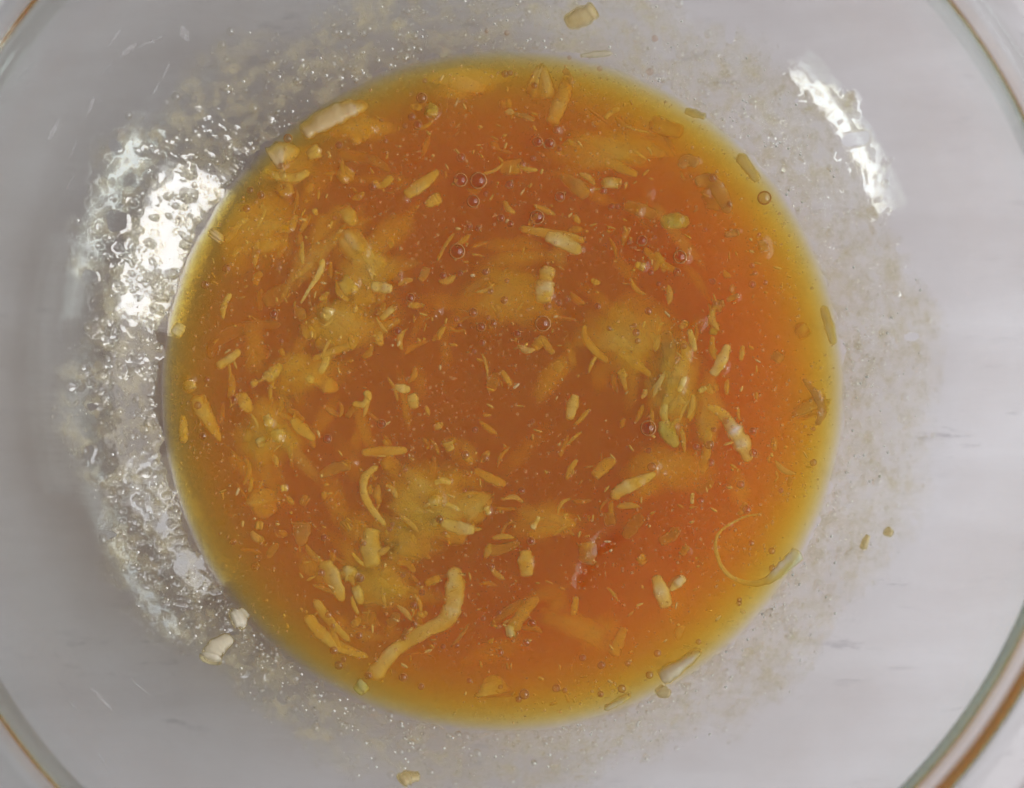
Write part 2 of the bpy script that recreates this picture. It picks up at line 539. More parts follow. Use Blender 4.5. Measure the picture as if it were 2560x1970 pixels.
s('C', [(780,255),(860,280),(960,310)], [40,60,40], .6, 'y', "yellow sliver in the bright upper right margin")
s('C', [(1230,620),(1330,760),(1400,850)], [60,80,50], .8, 'y', "pale yellow wisp along the right margin, upper half")
s('D', [(1352,20),(1335,130),(1235,290),(1160,420)], [35,45,25,14], .1, 'p', "hair thin sliver with a bright upper end, left half")
s('D', [(550,325),(490,430),(480,555)], [35,45,28], .4, 'p', "slim upright curved sliver near the left edge")
s('D', [(830,420),(940,350),(1060,280)], [90,130,80], 1.1, 'k', "pinkish blurred patch right of the slim upright sliver")
s('D', [(370,900),(400,780),(560,670),(760,610),(990,600)], [50,80,95,80,50], 1.5, 'k', "large faint translucent arc in the left half")
s('D', [(425,975),(540,900),(635,820)], [60,65,45], .5, 'p', "short slanted pale stick below the faint arc")
s('D', [(775,890),(820,850),(855,790)], [90,120,80], 1.4, 'o', "round orange soaked piece inside the faint arc")
s('D', [(850,1090),(920,1020),(1000,950)], [85,85,45], .7, 'p', "short slanted shred below the round orange piece")
s('D', [(735,1130),(780,1090)], [50,45], .5, 'y', "tiny yellow crumb left of the short slanted shred")
s('D', [(1150,690),(1260,640),(1330,560)], [120,140,100], .9, 'y', "pale yellow lump at the lower left of the central pulp mass")
s('D', [(1330,640),(1450,700),(1560,640)], [140,190,130], 1.1, 'y', "broad yellow lump in the middle of the central pulp mass")
s('D', [(1460,600),(1570,500),(1650,400)], [120,170,110], 1.0, 'y', "upper right arm of the central yellow pulp mass")
s('D', [(1360,560),(1400,490),(1420,450)], [70,90,60], .1, 'p', "small glinting knob on the central pulp mass")
s('D', [(1260,905),(1430,840),(1620,775)], [30,55,45], .6, 'y', "straight yellow stick along the foot of the central pulp mass")
s('D', [(1500,310),(1610,240),(1660,190)], [110,150,80], 0, 'p', "bright wet lump on top of the central pulp mass")
s('D', [(1740,150),(1830,110)], [110,110], .3, 'y', "yellow lump above right of the bright wet lump")
s('D', [(1770,260),(1870,275),(1970,290)], [70,85,60], .2, 'p', "short bright bar right of the bright wet lump")
s('D', [(1600,340),(1700,360),(1820,330)], [130,150,110], 1.0, 'y', "sunken yellow piece below the short bright bar")
s('D', [(1860,560),(1930,490),(2000,430)], [35,60,30], .4, 'p', "small slanted sliver right of the central pulp mass")
s('D', [(1800,720),(1900,620),(2031,560)], [60,70,50], 1.2, 'y', "blurred slanted strand right of the central pulp mass")
s('D', [(1110,460),(1160,500),(1190,560)], [50,80,50], .5, 'k', "small pale folded flake left of the central pulp mass")
s('D', [(1190,1060),(1320,1085),(1400,1130),(1490,1170)], [50,100,130,60], .6, 'y', "pale yellow oval shred, left of and below the pulp mass")
s('D', [(175,1085),(195,1140),(210,1180)], [60,105,80], 0, 'p', "pale rounded head of the strand at the left edge")
s('D', [(240,1220),(300,1340),(370,1460),(460,1620)], [90,125,100,35], .5, 'p', "long tapering pale strand beside the left edge")
s('D', [(630,1190),(670,1280),(730,1370)], [70,100,50], .7, 'p', "short blurred shred above the lower left glinting clump")
s('D', [(850,1390),(880,1450),(910,1490)], [60,70,40], -.1, 'p', "upper knob of the lower left glinting clump")
s('D', [(910,1580),(970,1570),(1020,1590)], [80,110,70], 0, 'p', "bright rounded grain in the lower left glinting clump")
s('D', [(800,1590),(830,1660)], [70,75], .1, 'p', "left pale crumb of the lower left glinting clump")
s('D', [(720,1450),(840,1560),(930,1680)], [120,190,120], .7, 'y', "yellow mass under the lower left glinting clump")
s('D', [(1080,1420),(1170,1510),(1290,1610)], [60,95,40], .5, 'p', "slanted leaf shaped shred right of the glinting clump")
s('D', [(1610,1290),(1710,1300),(1755,1230),(1720,1180)], [35,55,55,45], .5, 'p', "small hooked curl left of the sauce centre")
s('D', [(125,590),(95,640),(60,700)], [60,95,70], -.1, 'p', "pale nub stuck at the sauce's far left edge")
s('D', [(130,1390),(135,1520),(140,1640)], [40,65,50], .3, 'y', "yellow strip lying along the far left edge")
s('D', [(1370,1330),(1430,1360),(1490,1395)], [30,45,30], .7, 'k', "tiny faint sliver below the pale yellow oval shred")
s('D', [(1560,1420),(1620,1340),(1660,1320)], [40,50,40], 1.0, 'k', "blurred pink tail under the hooked curl")
s('E', [(1380,430),(1345,570),(1330,680),(1325,770)], [80,130,140,80], -.3, 'p', "bright upright wet shred just right of the centre")
s('E', [(245,570),(280,510),(310,445)], [40,60,50], .4, 'k', "small tan sliver left of the centre bubbles")
s('E', [(395,395),(475,245),(545,150)], [20,28,20], .5, 'y', "hair thin yellow strand by the big centre bubble")
s('E', [(640,710),(740,600),(860,525)], [40,55,40], 1.3, 'k', "faint curved strand above the sauce centre")
s('E', [(830,640),(900,640),(930,720)], [60,80,60], 1.1, 'k', "faint tan patch near the sauce centre")
s('E', [(915,770),(935,850),(960,935)], [40,50,40], 1.0, 'k', "faint upright sliver at the sauce centre")
s('E', [(1690,950),(1690,1060),(1780,1180),(1890,1275)], [30,50,60,45], .8, 'y', "thin curved strip in the right half, bowed to the left")
s('E', [(1235,1170),(1290,1110),(1340,1050)], [60,85,50], 1.0, 'y', "blurred greenish yellow chip below the large centre bubble")
s('E', [(955,1350),(1000,1420),(1050,1490)], [35,50,25], .7, 'y', "short thin sliver below the sauce centre")
s('E', [(860,1510),(890,1440),(920,1370)], [80,85,40], 1.1, 'k', "blurred tan wedge beside the thin sliver below centre")
s('E', [(20,1495),(90,1510),(160,1525)], [45,65,45], -.1, 'p', "white rice like grain left of the centre")
s('E', [(165,1555),(185,1620),(190,1690)], [55,85,60], .3, 'p', "pale oval touching the white rice like grain")
s('E', [(1610,1560),(1580,1660),(1550,1790)], [50,90,45], .6, 'p', "upright leaf shaped shred in the lower right of centre")
s('E', [(1430,1290),(1480,1350)], [80,70], 1.4, 'y', "faint yellow smudge below right of centre")
s('F', [(70,560),(170,600),(280,650)], [130,190,120], 1.3, 'y', "broad yellow pulp patch in the right half")
s('F', [(530,600),(555,740),(575,900)], [70,100,60], .6, 'k', "pale upright strip at the left of the right hand bundle")
s('F', [(660,680),(695,780),(670,900),(610,1020),(560,1140),(510,1250)], [40,75,85,90,75,50], .4, 'y', "long upright yellow strand of the right hand bundle")
s('F', [(690,970),(660,1040),(635,1105)], [30,45,30], -.35, 'p', "white highlight built as a pale ridge on the right hand bundle")  # highlight on the bundle, coloured in as a cream ridge
s('F', [(510,1320),(550,1430),(625,1545)], [80,110,40], .2, 'g', "green tipped shred below the right hand bundle")
s('F', [(1035,710),(990,830),(905,970)], [45,75,60], .2, 'p', "slim pale slanted shred right of the bundle")
s('F', [(1155,720),(1148,780),(1135,850)], [22,38,25], .5, 'y', "tiny upright sliver right of the slim slanted shred")
s('F', [(1395,790),(1475,845)], [65,70], .5, 'k', "small pale chip near the right edge")
s('F', [(955,350),(945,400),(940,450)], [40,70,75], .3, 'k', "small tan wedge above the slim slanted shred")
s('F', [(985,350),(1000,410)], [22,22], .3, 'k', "hair thin sliver beside the small tan wedge")
s('F', [(1020,360),(1070,338),(1130,312)], [25,38,25], .3, 'k', "small slanted sliver right of the small tan wedge")
s('F', [(865,1215),(980,1270),(1085,1410),(1160,1540),(1205,1670)], [40,65,105,110,40], .1, 'p', "long curved pale slice in the lower right quarter")
s('F', [(885,1370),(865,1540),(840,1690),(820,1760)], [35,65,60,30], .9, 'y', "yellow upright strand left of the long curved slice")
s('F', [(1640,990),(1745,1120),(1795,1250),(1750,1370)], [25,50,60,30], -.1, 'k', "pink highlight built as a curved membrane at the right edge")  # highlight along the right edge, given a pink body
s('F', [(1660,1160),(1700,1230),(1720,1300)], [120,170,110], .8, 'y', "yellow lump under the curved pink highlight at the right edge")
s('F', [(100,670),(190,700),(280,760)], [40,60,40], .8, 'y', "short yellow shred on the right hand pulp patch")
s('F', [(150,780),(280,860),(410,970)], [40,65,40], 1.0, 'y', "slanted strand below the right hand pulp patch")
s('F', [(160,920),(200,990)], [60,55], .8, 'y', "yellow crumb below the slanted strand at right")
s('F', [(930,540),(910,640)], [70,50], .9, 'g', "blurred green yellow chip above the slim slanted shred")
s('F', [(1800,400),(1850,560),(1890,720)], [40,65,40], .3, 'y', "yellow strip along the sauce's right margin")
s('F', [(1600,560),(1660,640)], [90,80], .6, 'y', "clotted yellow speck patch near the right margin")
s('G', [(560,360),(555,480),(590,610)], [70,140,60], .8, 'y', "upright yellow oval in the lower left part of the sauce")
s('G', [(690,375),(740,375)], [40,45], 0, 'p', "small bright crumb right of the upright yellow oval")
s('G', [(985,285),(1100,225),(1240,185)], [40,70,75], .5, 'k', "long pinkish shred left of the thin arc, glinting at its end")
s('G', [(1445,200),(1345,290),(1340,420),(1400,540),(1510,670)], [35,55,50,50,30], .5, 'p', "thin pale arc in the lower middle")
s('G', [(850,630),(855,710),(850,830)], [120,115,40], .4, 'k', "pink wedge shaped chip in the lower left quarter")
s('G', [(590,920),(620,860),(670,810)], [35,50,35], .8, 'k', "faint sliver left of the pink wedge")
s('G', [(490,960),(505,1000)], [55,50], .9, 'o', "small soaked crumb near the lower left edge")
s('G', [(850,450),(900,490)], [70,65], .6, 'k', "small tan crumb above the pink wedge")
s('G', [(500,660),(555,670)], [55,55], .6, 'y', "small yellow crumb below the upright yellow oval")
s('G', [(1180,680),(1230,640)], [80,70], 1.1, 'k', "faint blurred crumb left of the thick upright shred")
s('G', [(1020,940),(1100,1080),(1175,1260)], [80,115,40], .1, 'p', "bright pale tapering shred in the lower left quarter")
s('G', [(1150,1030),(1230,1040),(1290,1060)], [80,105,60], .1, 'p', "short pale lump right of the bright tapering shred")
s('G', [(1265,1130),(1295,1200),(1320,1280)], [50,75,30], .3, 'p', "small almond shaped shred below the short pale lump")
s('G', [(910,990),(1040,970)], [90,80], 1.5, 'o', "soaked orange end behind the bright tapering shred")
s('G', [(1410,680),(1390,820),(1410,1000)], [90,135,100], .6, 'p', "thick upright blurred shred in the lower middle")
s('G', [(1490,990),(1570,1100),(1660,1200)], [80,105,50], .9, 'y', "slanted shred continuing below the thick upright one")
s('G', [(1390,1140),(1430,1210),(1450,1290)], [90,140,100], 1.1, 'y', "yellow orange lump below the thick upright shred")
s('G', [(1350,1390),(1430,1390)], [100,90], 1.4, 'o', "soaked orange lump near the sauce's bottom left")
s('G', [(1520,1440),(1580,1390),(1580,1340)], [45,70,45], .5, 'k', "pale curled nub beside the soaked orange lump")
s('G', [(1620,720),(1680,800),(1640,900)], [120,180,120], .7, 'k', "fluffy pinkish blob in the lower middle")
s('G', [(1740,880),(1720,950)], [90,70], 1.0, 'y', "yellow crumb under the fluffy pinkish blob")
s('G', [(950,1240),(1060,1390),(1230,1570)], [50,65,30], .6, 'p', "upper strand of the parallel pair at lower left")
s('G', [(890,1360),(1000,1500),(1150,1610),(1370,1690)], [65,80,75,35], .6, 'p', "lower strand of the parallel pair at lower left")
s('H', [(560,400),(660,450),(760,500)], [150,230,150], .6, 'y', "glowing yellow lump with a bright glint, lower middle")
s('H', [(640,340),(700,315),(770,335)], [30,40,30], -.25, 'p', "white crescent highlight built as a flake on the glowing yellow lump")  # crescent glint put into a cream shape
s('H', [(600,500),(660,470),(700,490)], [60,70,40], -.35, 'p', "white highlight built as a ridge on the glowing lump")  # the lump's highlight, coloured in as a cream piece
s('H', [(930,450),(1000,530),(1060,570)], [100,150,90], .7, 'y', "yellow lump right of the glowing lump")
s('H', [(1040,520),(1070,580)], [40,35], -.3, 'p', "small white highlight built as a nub right of the glowing lump")  # a glint modelled as a cream piece
s('H', [(690,640),(840,685),(960,700)], [50,85,60], .2, 'p', "pale bar with a blunt end under the glowing lump")
s('H', [(640,690),(800,740),(900,780)], [90,120,70], 1.0, 'y', "yellow piece behind the blunt pale bar")
s('H', [(950,230),(1080,300),(1200,350)], [30,65,45], .8, 'y', "slanted shred above right of the glowing lump")
s('H', [(1040,850),(1130,855),(1310,800)], [50,75,30], .6, 'k', "tadpole shaped shred right of the blunt pale bar")
s('H', [(1350,850),(1355,950),(1360,1070)], [70,105,80], .4, 'p', "upright stubby shred with a glint, lower middle right")
s('H', [(800,980),(800,1150),(785,1290),(720,1410),(560,1490),(400,1590),(280,1690),(150,1860)], [60,125,120,110,85,85,95,100], .1, 'p', "long pale shred sweeping down to the bottom left edge")
s('L', [(1290,650),(1220,720)], [95,70], -.1, 'g', "green tip at the lower end of the long sweeping shred")
s('H', [(1450,1220),(1340,1340),(1230,1490)], [35,80,90], .7, 'y', "slanted shred with a pale lower end, lower middle right")
s('H', [(1330,1250),(1210,1330),(1080,1450)], [40,60,40], 1.3, 'o', "faint slanted strand left of the slanted shred, lower right")
s('H', [(1200,1490),(1270,1480)], [75,85], .3, 'p', "pale crumb at the foot of the slanted shred, lower right")
s('H', [(1745,1210),(1735,1290),(1715,1370)], [30,50,30], .7, 'y', "short upright sliver in the dark lower right sauce")
s('H', [(1400,690),(1430,650),(1455,590)], [45,25,30], -.1, 'p', "small white flecked curl amid fine bubbles")
s('H', [(1370,750),(1470,720),(1600,700)], [60,80,50], 1.1, 'y', "blurred yellow shred under the white flecked curl")
s('H', [(1530,600),(1640,630),(1750,660)], [40,70,40], 1.2, 'y', "blurred strand right of the white flecked curl")
s('H', [(570,1120),(690,1070)], [40,50], .7, 'y', "small faint shred left of the long sweeping shred's top")
s('H', [(910,1430),(850,1520),(770,1610)], [14,22,14], .5, 'k', "hair thin strand right of the long sweeping shred")
s('H', [(390,1510),(440,1530)], [85,70], .6, 'k', "pinkish crumb against the long sweeping shred")
s('H', [(240,130),(310,210),(280,270)], [80,120,80], 1.2, 'y', "yellow patch inside the thin pale arc")
s('H', [(740,0),(770,90)], [80,50], .5, 'p', "pale stub hanging from the horizontal orange stick")
s('D', [(1690,1720),(1900,1710),(2100,1700)], [50,75,50], .6, 'y', "horizontal orange yellow stick left of the centre")
s('I', [(405,455),(480,385),(600,330),(750,255)], [60,90,80,25], -.1, 'p', "bright white sliced shred in the lower right quarter")
s('I', [(1570,575),(1430,600),(1260,700),(1210,800),(1240,950),(1330,1065),(1480,1115),(1620,1090),(1740,990),(1870,870)], [10,14,18,22,26,28,32,50,80,90], .05, 'p', "thin cream strand looped in a wide ring at lower right")
s('I', [(740,1050),(790,1180),(835,1310)], [60,95,70], .5, 'p', "straight pale shred below the dark hollow, lower right")
s('I', [(975,1065),(910,1120),(855,1175)], [45,55,25], .4, 'p', "short side sliver joining the straight pale shred")
s('I', [(260,290),(340,210),(430,140)], [60,85,50], .8, 'y', "blurred slanted shred above the bright white slice")
s('I', [(1033,410),(1025,500)], [25,28], .1, 'p', "tiny upright white fleck in the lower right quarter")
s('I', [(1060,400),(1130,370),(1190,310)], [50,60,40], 1.1, 'o', "faint strand beside the tiny upright white fleck")
s('I', [(350,620),(430,600)], [95,80], .9, 'k', "blurred tan crumb above the dark hollow")
s('I', [(500,760),(560,680),(640,580)], [60,85,60], 1.1, 'k', "blurred tan strip right of the dark hollow")
s('I', [(620,900),(650,960)], [60,55], .7, 'y', "yellow crumb right of the dark hollow")
s('I', [(200,790),(220,880),(190,970)], [90,120,90], .4, 'k', "tan lump with a glint on the dark hollow's left bank")
s('I', [(940,900),(995,820)], [45,40], .8, 'k', "faint sliver with a glint left of the looped strand")
s('I', [(770,800),(880,740),(900,670)], [60,70,50], 1.0, 'k', "faint tan smear above the faint glinting sliver")
s('J', [(100,585),(105,660),(115,745)], [50,100,165], .5, 'p', "pale triangular chip near the sauce's bottom edge")
s('J', [(1130,210),(1085,320),(1035,440)], [45,70,75], 1.0, 'y', "blurred slanted shred near the lower right edge")
s('J', [(1405,620),(1530,545),(1730,395)], [110,110,50], .1, 'p', "cream flake caught on the sauce's lower right edge", True)
s('J', [(1390,690),(1430,725),(1490,745)], [70,80,40], .1, 'y', "yellow crumb below the cream flake on the lower right wall", True)
s('J', [(1180,735),(1090,790),(970,860)], [30,55,35], .05, 'p', "faint clear strip on the glass below the sauce", True)
s('K', [(780,195),(920,140),(1060,75)], [100,140,110], .1, 'y', "pale yellow chunk stuck on the glass above the sauce", True)
s('K', [(910,505),(1050,490),(1210,480)], [25,45,30], .05, 'p', "pale thin strand on the glass at the sauce's top edge", True)
s('L', [(1555,1425),(1630,1390),(1720,1385)], [80,95,50], .05, 'y', "pale yellow chunk on the glass near the picture's bottom", True)
s('N', [(775,190),(790,140),(812,95)], [35,40,25], .1, 'y', "yellow fleck on the glass at lower right", True)
s('Q', [(1165,840),(1205,825),(1240,790)], [60,85,35], .3, 'p', "smooth cream nub on the glass at the lower left edge", True)
s('Q', [(1055,1045),(1085,985),(1170,925)], [80,75,40], .3, 'p', "bent cream nub on the glass further below left", True)
s('N', [(920,70),(960,90)], [45,35], .05, 'y', "tiny pale crumb on the glass right of the yellow fleck", True)

def catmull(P, n):
    P = [np.array(p, float) for p in P]
    if len(P) == 2:
        P = [P[0], (P[0] + P[1]) / 2, P[1]]
    out = []
    m = len(P)
    for i in range(m - 1):
        p0 = P[max(i - 1, 0)]; p1 = P[i]; p2 = P[i + 1]; p3 = P[min(i + 2, m - 1)]
        for k in range(n):
            t = k / n
            out.append(0.5 * (2 * p1 + (p2 - p0) * t + (2 * p0 - 5 * p1 + 4 * p2 - p3) * t * t + (3 * p1 - p0 - 3 * p2 + p3) * t ** 3))
    out.append(P[-1])
    return np.array(out)

PXM = 0.45 / FPX       # metres per photo pixel at the sauce
POKES = []             # places where a shred lifts the sauce skin
def build_shred(idx, crop, pts, ws, depth, tone, wall, label):
    if depth > 0.25 and not wall:
        depth = depth * (0.8 if tone == 'p' else 1.0) + 0.05
    if not wall:
        depth = max(depth, 0.0) + 0.30
    x0, y0, sc_ = CROPS[crop]
    rg = np.random.default_rng(100 + idx)
    px = [(x0 + x * sc_, y0 + y * sc_) for x, y in pts]
    fat = 1.55 if max(ws) * sc_ > 44 else 1.0
    wm = [w * sc_ * PXM * fat for w in ws]
    if len(wm) == 1:
        wm = wm * 2
    path = catmull(px, 6 if len(px) < 5 else 5)
    n = len(path)
    tt = np.linspace(0, 1, n)
    wid = np.interp(tt, np.linspace(0, 1, len(wm)), wm) * (1 + 0.07 * rg.standard_normal(n)) * 1.38
    wmax = max(wm)
    flat = rg.uniform(0.5, 0.75) * (0.6 if tone == 'k' else 1.0)
    if wmax > 0.0045:
        flat *= 0.6
    # blunt but rounded ends
    ends = np.clip(np.minimum(tt, 1 - tt) * n / 1.6, 0.0, 1.0)
    prof = np.sqrt(1 - (1 - np.clip(ends, 0.03, 1)) ** 2)
    wid = wid * prof
    sides = 12
    cen, nors = [], []
    tilt = rg.uniform(-0.22, 0.22)
    for i, (a, b) in enumerate(path):
        th = wmax * flat
        if wall:
            p, nv = at_wall(a, b, depth * 0.001 + th * 0.25)
        else:
            sink = 0.00015 * math.sin(i * 0.7 + idx) - 0.0001
            z = ZL - depth * 0.001 - th * 0.5 + sink - wid[i] * 0.5 * abs(math.sin(tilt))
            p = at_z(a, b, z)
            r = math.hypot(p.x, p.y)
            zmin = wall_z(r) + th * 0.35 + 0.0003
            if z < zmin:
                p = at_z(a, b, min(zmin, ZL - 0.0003 - th * 0.35))
            nv = Vector((0, 0, 1))
        cen.append(p); nors.append(nv)
    verts, faces = [], []
    for i in range(n):
        a, b = cen[max(i - 1, 0)], cen[min(i + 1, n - 1)]
        T = (b - a).normalized()
        N = nors[i]
        B = T.cross(N).normalized()
        N = B.cross(T).normalized()
        tw = tilt + 0.12 * math.sin(i * 0.5 + idx)
        B2 = B * math.cos(tw) + N * math.sin(tw)
        N2 = N * math.cos(tw) - B * math.sin(tw)
        for k in range(sides):
            ph = 2 * math.pi * k / sides
            cx_, cy_ = math.cos(ph), math.sin(ph)
            # soft rectangle, as a grater leaves it
            e = 0.72
            cx_ = math.copysign(abs(cx_) ** e, cx_); cy_ = math.copysign(abs(cy_) ** e, cy_)
            j = 1 + 0.05 * rg.standard_normal()
            hw = wid[i] * 0.5 * j
            hh = wid[i] * 0.5 * flat * j
            verts.append(cen[i] + B2 * (cx_ * hw) + N2 * (cy_ * hh))
    for i in range(n - 1):
        for k in range(sides):
            k2 = (k + 1) % sides
            faces.append((i * sides + k, (i + 1) * sides + k, (i + 1) * sides + k2, i * sides + k2))
    faces.append(tuple(range(sides)))
    faces.append(tuple(range(n * sides - 1, (n - 1) * sides - 1, -1)))
    base = cen[n // 2]
    o = add_mesh("grated_shred", [v - base for v in verts], faces, SH[tone])
    o.location = base
    tag(o, label, "shred", "grated shreds on the glass wall" if wall else "grated shreds floating in the sauce")
    if not wall and depth < 0.5:
        for i in range(0, n, 2):
            POKES.append((cen[i].x, cen[i].y, max(wid[i], wmax * .4) * 0.8, max(0.5 - depth, 0) * 0.0008))
for i, e in enumerate(S):
    build_shred(i, *e)
# further small shreds that nothing tells apart, thickest where the photo is thickest
xg = np.random.default_rng(77)
CLUST = [(560, 480, 110, 15), (740, 640, 110, 15), (600, 330, 70, 6), (930, 1080, 130, 14), (580, 930, 90, 8), (1340, 740, 130, 10), (1450, 850, 70, 6), (820, 1240, 110, 8), (1280, 330, 140, 7), (1080, 800, 420, 12)]
CROPS['O'] = (0, 0, 1.1722)
ne = 0
for cx_, cy_, sd, cnt in CLUST:
    for _ in range(cnt):
        x, y = xg.normal(cx_, sd * 0.6), xg.normal(cy_, sd * 0.6)
        if math.hypot(x - 1065, y - 826) > 670:
            continue
        # the stir has swept the shreds round the bowl
        an = math.atan2(y - 826, x - 1065) + math.pi / 2 + xg.normal(0, 0.55)
        ln_ = xg.uniform(18, 58)
        bend = xg.normal(0, 0.10) * ln_
        ca, sa = math.cos(an), math.sin(an)
        P3 = [(x - ca * ln_ / 2, y - sa * ln_ / 2), (x - sa * bend, y + ca * bend), (x + ca * ln_ / 2, y + sa * ln_ / 2)]
        w = xg.uniform(6, 16)
        build_shred(1000 + ne, 'O', P3, [w * 0.6, w, w * 0.5], xg.uniform(0.3, 1.4), xg.choice(['f', 'f', 'p', 'y']), False, "small indistinct pale shred adrift among the larger shreds in the sauce")
        ne += 1
fv, ff_ = [], []
nf = 0
while nf < 210:
    cx_, cy_, sd, cnt = CLUST[int(xg.integers(0, len(CLUST)))] if xg.random() < 0.62 else (1065, 826, 620, 0)
    x, y = xg.normal(cx_, sd * 0.75), xg.normal(cy_, sd * 0.75)
    if math.hypot(x - 1065, y - 826) > 655:
        continue
    an = math.atan2(y - 826, x - 1065) + math.pi / 2 + xg.normal(0, 0.5)
    ln_, w = xg.uniform(18, 60), xg.uniform(7, 20)
    bend = xg.normal(0.05, 0.10) * ln_
    ca, sa = math.cos(an), math.sin(an)
    zt = ZL - xg.uniform(0.0008, 0.0030)
    k_ = 1.1722 * PXM
    base_ = len(fv)
    for i in range(9):
        t = i / 8 * 2 - 1
        hx, hy = x + ca * ln_ / 2 * t - sa * bend * (1 - t * t), y + sa * ln_ / 2 * t + ca * bend * (1 - t * t)
        p = at_z(hx * 1.1722, hy * 1.1722, zt)
        zz = max(p.z, wall_z(math.hypot(p.x, p.y)) + 0.0005)
        hw = 0.5 * w * k_ * math.sqrt(max(1 - t * t, 0.01))
        for q in range(8):
            ph = 2 * math.pi * q / 8
            fv.append((p.x + (-sa) * hw * math.cos(ph), p.y - ca * hw * math.cos(ph), zz + hw * 0.55 * math.sin(ph)))
    for i in range(8):
        for q in range(8):
            ff_.append((base_ + i * 8 + q, base_ + i * 8 + (q + 1) % 8, base_ + (i + 1) * 8 + (q + 1) % 8, base_ + (i + 1) * 8 + q))
    nf += 1
fs = add_mesh("faint_strands", fv, ff_, SH['f'])
tag(fs, "mass of faint blurred strands sunk in the sauce between the clearer shreds", "strands", None, 'stuff')

# ------------------------------------------------------------------ sauce
HOLLOW = []
for a, b, w in ((420, 770, .0022), (340, 820, .0018), (280, 870, .0013), (215, 1010, .0014), (170, 1100, .0013)):
    q = at_z(1400 + a * .3212, 1100 + b * .3212, ZL)
    HOLLOW.append((q.x, q.y, w))
GL = {'A': [(1305,620),(1025,750),(1785,430),(1590,790),(1537,870),(1035,1000),(1070,1310),(1730,1450),(1715,1525)],
      'D': [(960,105),(1345,60),(1630,240),(1410,480),(2000,190),(890,1460),(960,1580),(900,1640),(200,1085)],
      'B': [(340,660),(1440,785),(1730,1310),(115,1400),(1560,370)], 'C': [(960,940),(1450,1440),(470,950),(735,1180),(780,1500),(415,1560),(395,1100)],
      'E': [(1650,290),(1360,730),(1375,700),(395,830),(40,540)], 'F': [(820,515),(800,540),(590,830),(695,790),(675,1000),(640,1080),(605,1380),(990,900),(1760,1260),(1100,325)],
      'G': [(1255,180),(1270,1050),(715,365)], 'H': [(660,430),(670,470),(690,320),(740,325),(1055,545),(1365,960),(1825,820),(735,1360)], 'I': [(205,825),(615,325),(735,210),(990,865)]}
NA, NR = 1400, 420
ang = np.linspace(0, 2 * np.pi, NA, endpoint=False)
HM, LM = 0.0007, 0.0026          # rise of the meniscus and how far in it starts
hm_ = HM * (1 + 0.25 * fbm(np.cos(ang) * 14, np.sin(ang) * 14, 21, 4))
edge_r = np.sqrt(RS ** 2 - (ZC - ZL - hm_) ** 2)
tr_ = np.linspace(0.002, 1.0, NR) ** 0.75
top = np.zeros((NR, NA, 3))
for i, t in enumerate(tr_):
    r = edge_r * t
    top[i, :, 0] = r * np.cos(ang); top[i, :, 1] = r * np.sin(ang)
X, Y = top[..., 0], top[..., 1]
RR = np.hypot(X, Y)
fade = np.clip((RL - 0.001 - RR) / 0.004, 0, 1)
HG = 0.00013 * fbm(X * 160, Y * 160, 5, 3) + 0.00022 * vnoise(X * 45, Y * 45, 11)
def add_bump(qx, qy, w, amp):
    q = math.hypot(qx, qy)
    reach = 3 * w
    i0 = int(np.searchsorted(tr_, max(q - reach, 0) / RL)); i1 = int(np.searchsorted(tr_, (q + reach) / RL)) + 1
    da = math.pi if q < reach else math.asin(min(reach / q, 1)) + 0.01
    a0 = math.atan2(qy, qx)
    ks = np.arange(int((a0 - da) / (2 * math.pi) * NA), int((a0 + da) / (2 * math.pi) * NA) + 2) % NA
    ks = np.unique(ks)
    sub = np.ix_(np.arange(i0, min(i1, NR)), ks)
    HG[sub] += amp * np.exp(-((X[sub] - qx) ** 2 + (Y[sub] - qy) ** 2) / w ** 2)
for (qx, qy, w, a_) in POKES:
    add_bump(qx, qy, w * 0.75, a_ * 0.5)
for (hx, hy, w) in HOLLOW:            # the dark hollow in the lower right
    add_bump(hx, hy, w, -0.0016)
gg = np.random.default_rng(12)
for crop, lst in GL.items():          # wet tips that lift the skin of the sauce
    x0, y0, sc_ = CROPS[crop]
    for (a_, b_) in lst:
        q = at_z(x0 + a_ * sc_, y0 + b_ * sc_, ZL)
        w = gg.uniform(0.0006, 0.0011)
        add_bump(q.x, q.y, w, w * gg.uniform(0.75, 1.0))
        add_bump(q.x + gg.normal(0, w), q.y + gg.normal(0, w), w * 0.55, w * 0.5)
HG = HG * fade
top[..., 2] = ZL + HG + hm_[None, :] * np.exp(-(edge_r[None, :] - RR) / LM)
er = edge_r
bot = np.zeros((40, NA, 3))
for i in range(40):
    t = 1 - i / 39.3
    r = er * t
    bot[i, :, 0] = r * np.cos(ang); bot[i, :, 1] = r * np.sin(ang)
    bot[i, :, 2] = np.maximum(ZC - np.sqrt(RS ** 2 - r ** 2) + 0.00002 * (i > 0), ZB + 0.00002)
rings = np.concatenate([top, bot], 0)
nrg = rings.shape[0]
ii = np.array([i for i in range(nrg - 1) if i != NR - 1])
kk = np.arange(NA); k2 = (kk + 1) % NA
b0 = (ii * NA)[:, None]; b1 = b0 + NA
faces = np.stack([b0 + kk, b1 + kk, b1 + k2, b0 + k2], -1).reshape(-1, 4).tolist()
faces.append(tuple(range(NA)))
faces.append(tuple(range((nrg - 1) * NA + NA - 1, (nrg - 1) * NA - 1, -1)))
sauce = add_mesh("orange_sauce", rings.reshape(-1, 3), faces, M_SAUCE)
tag(sauce, "pool of glossy orange brown sauce in the bottom of the glass bowl", "sauce")
def sauce_z(x, y):
    i = min(int(np.searchsorted(tr_, math.hypot(x, y) / RL)), NR - 1)
    k = int(round((math.atan2(y, x) % (2 * math.pi)) / (2 * math.pi) * NA)) % NA
    return ZL + float(HG[i, k])

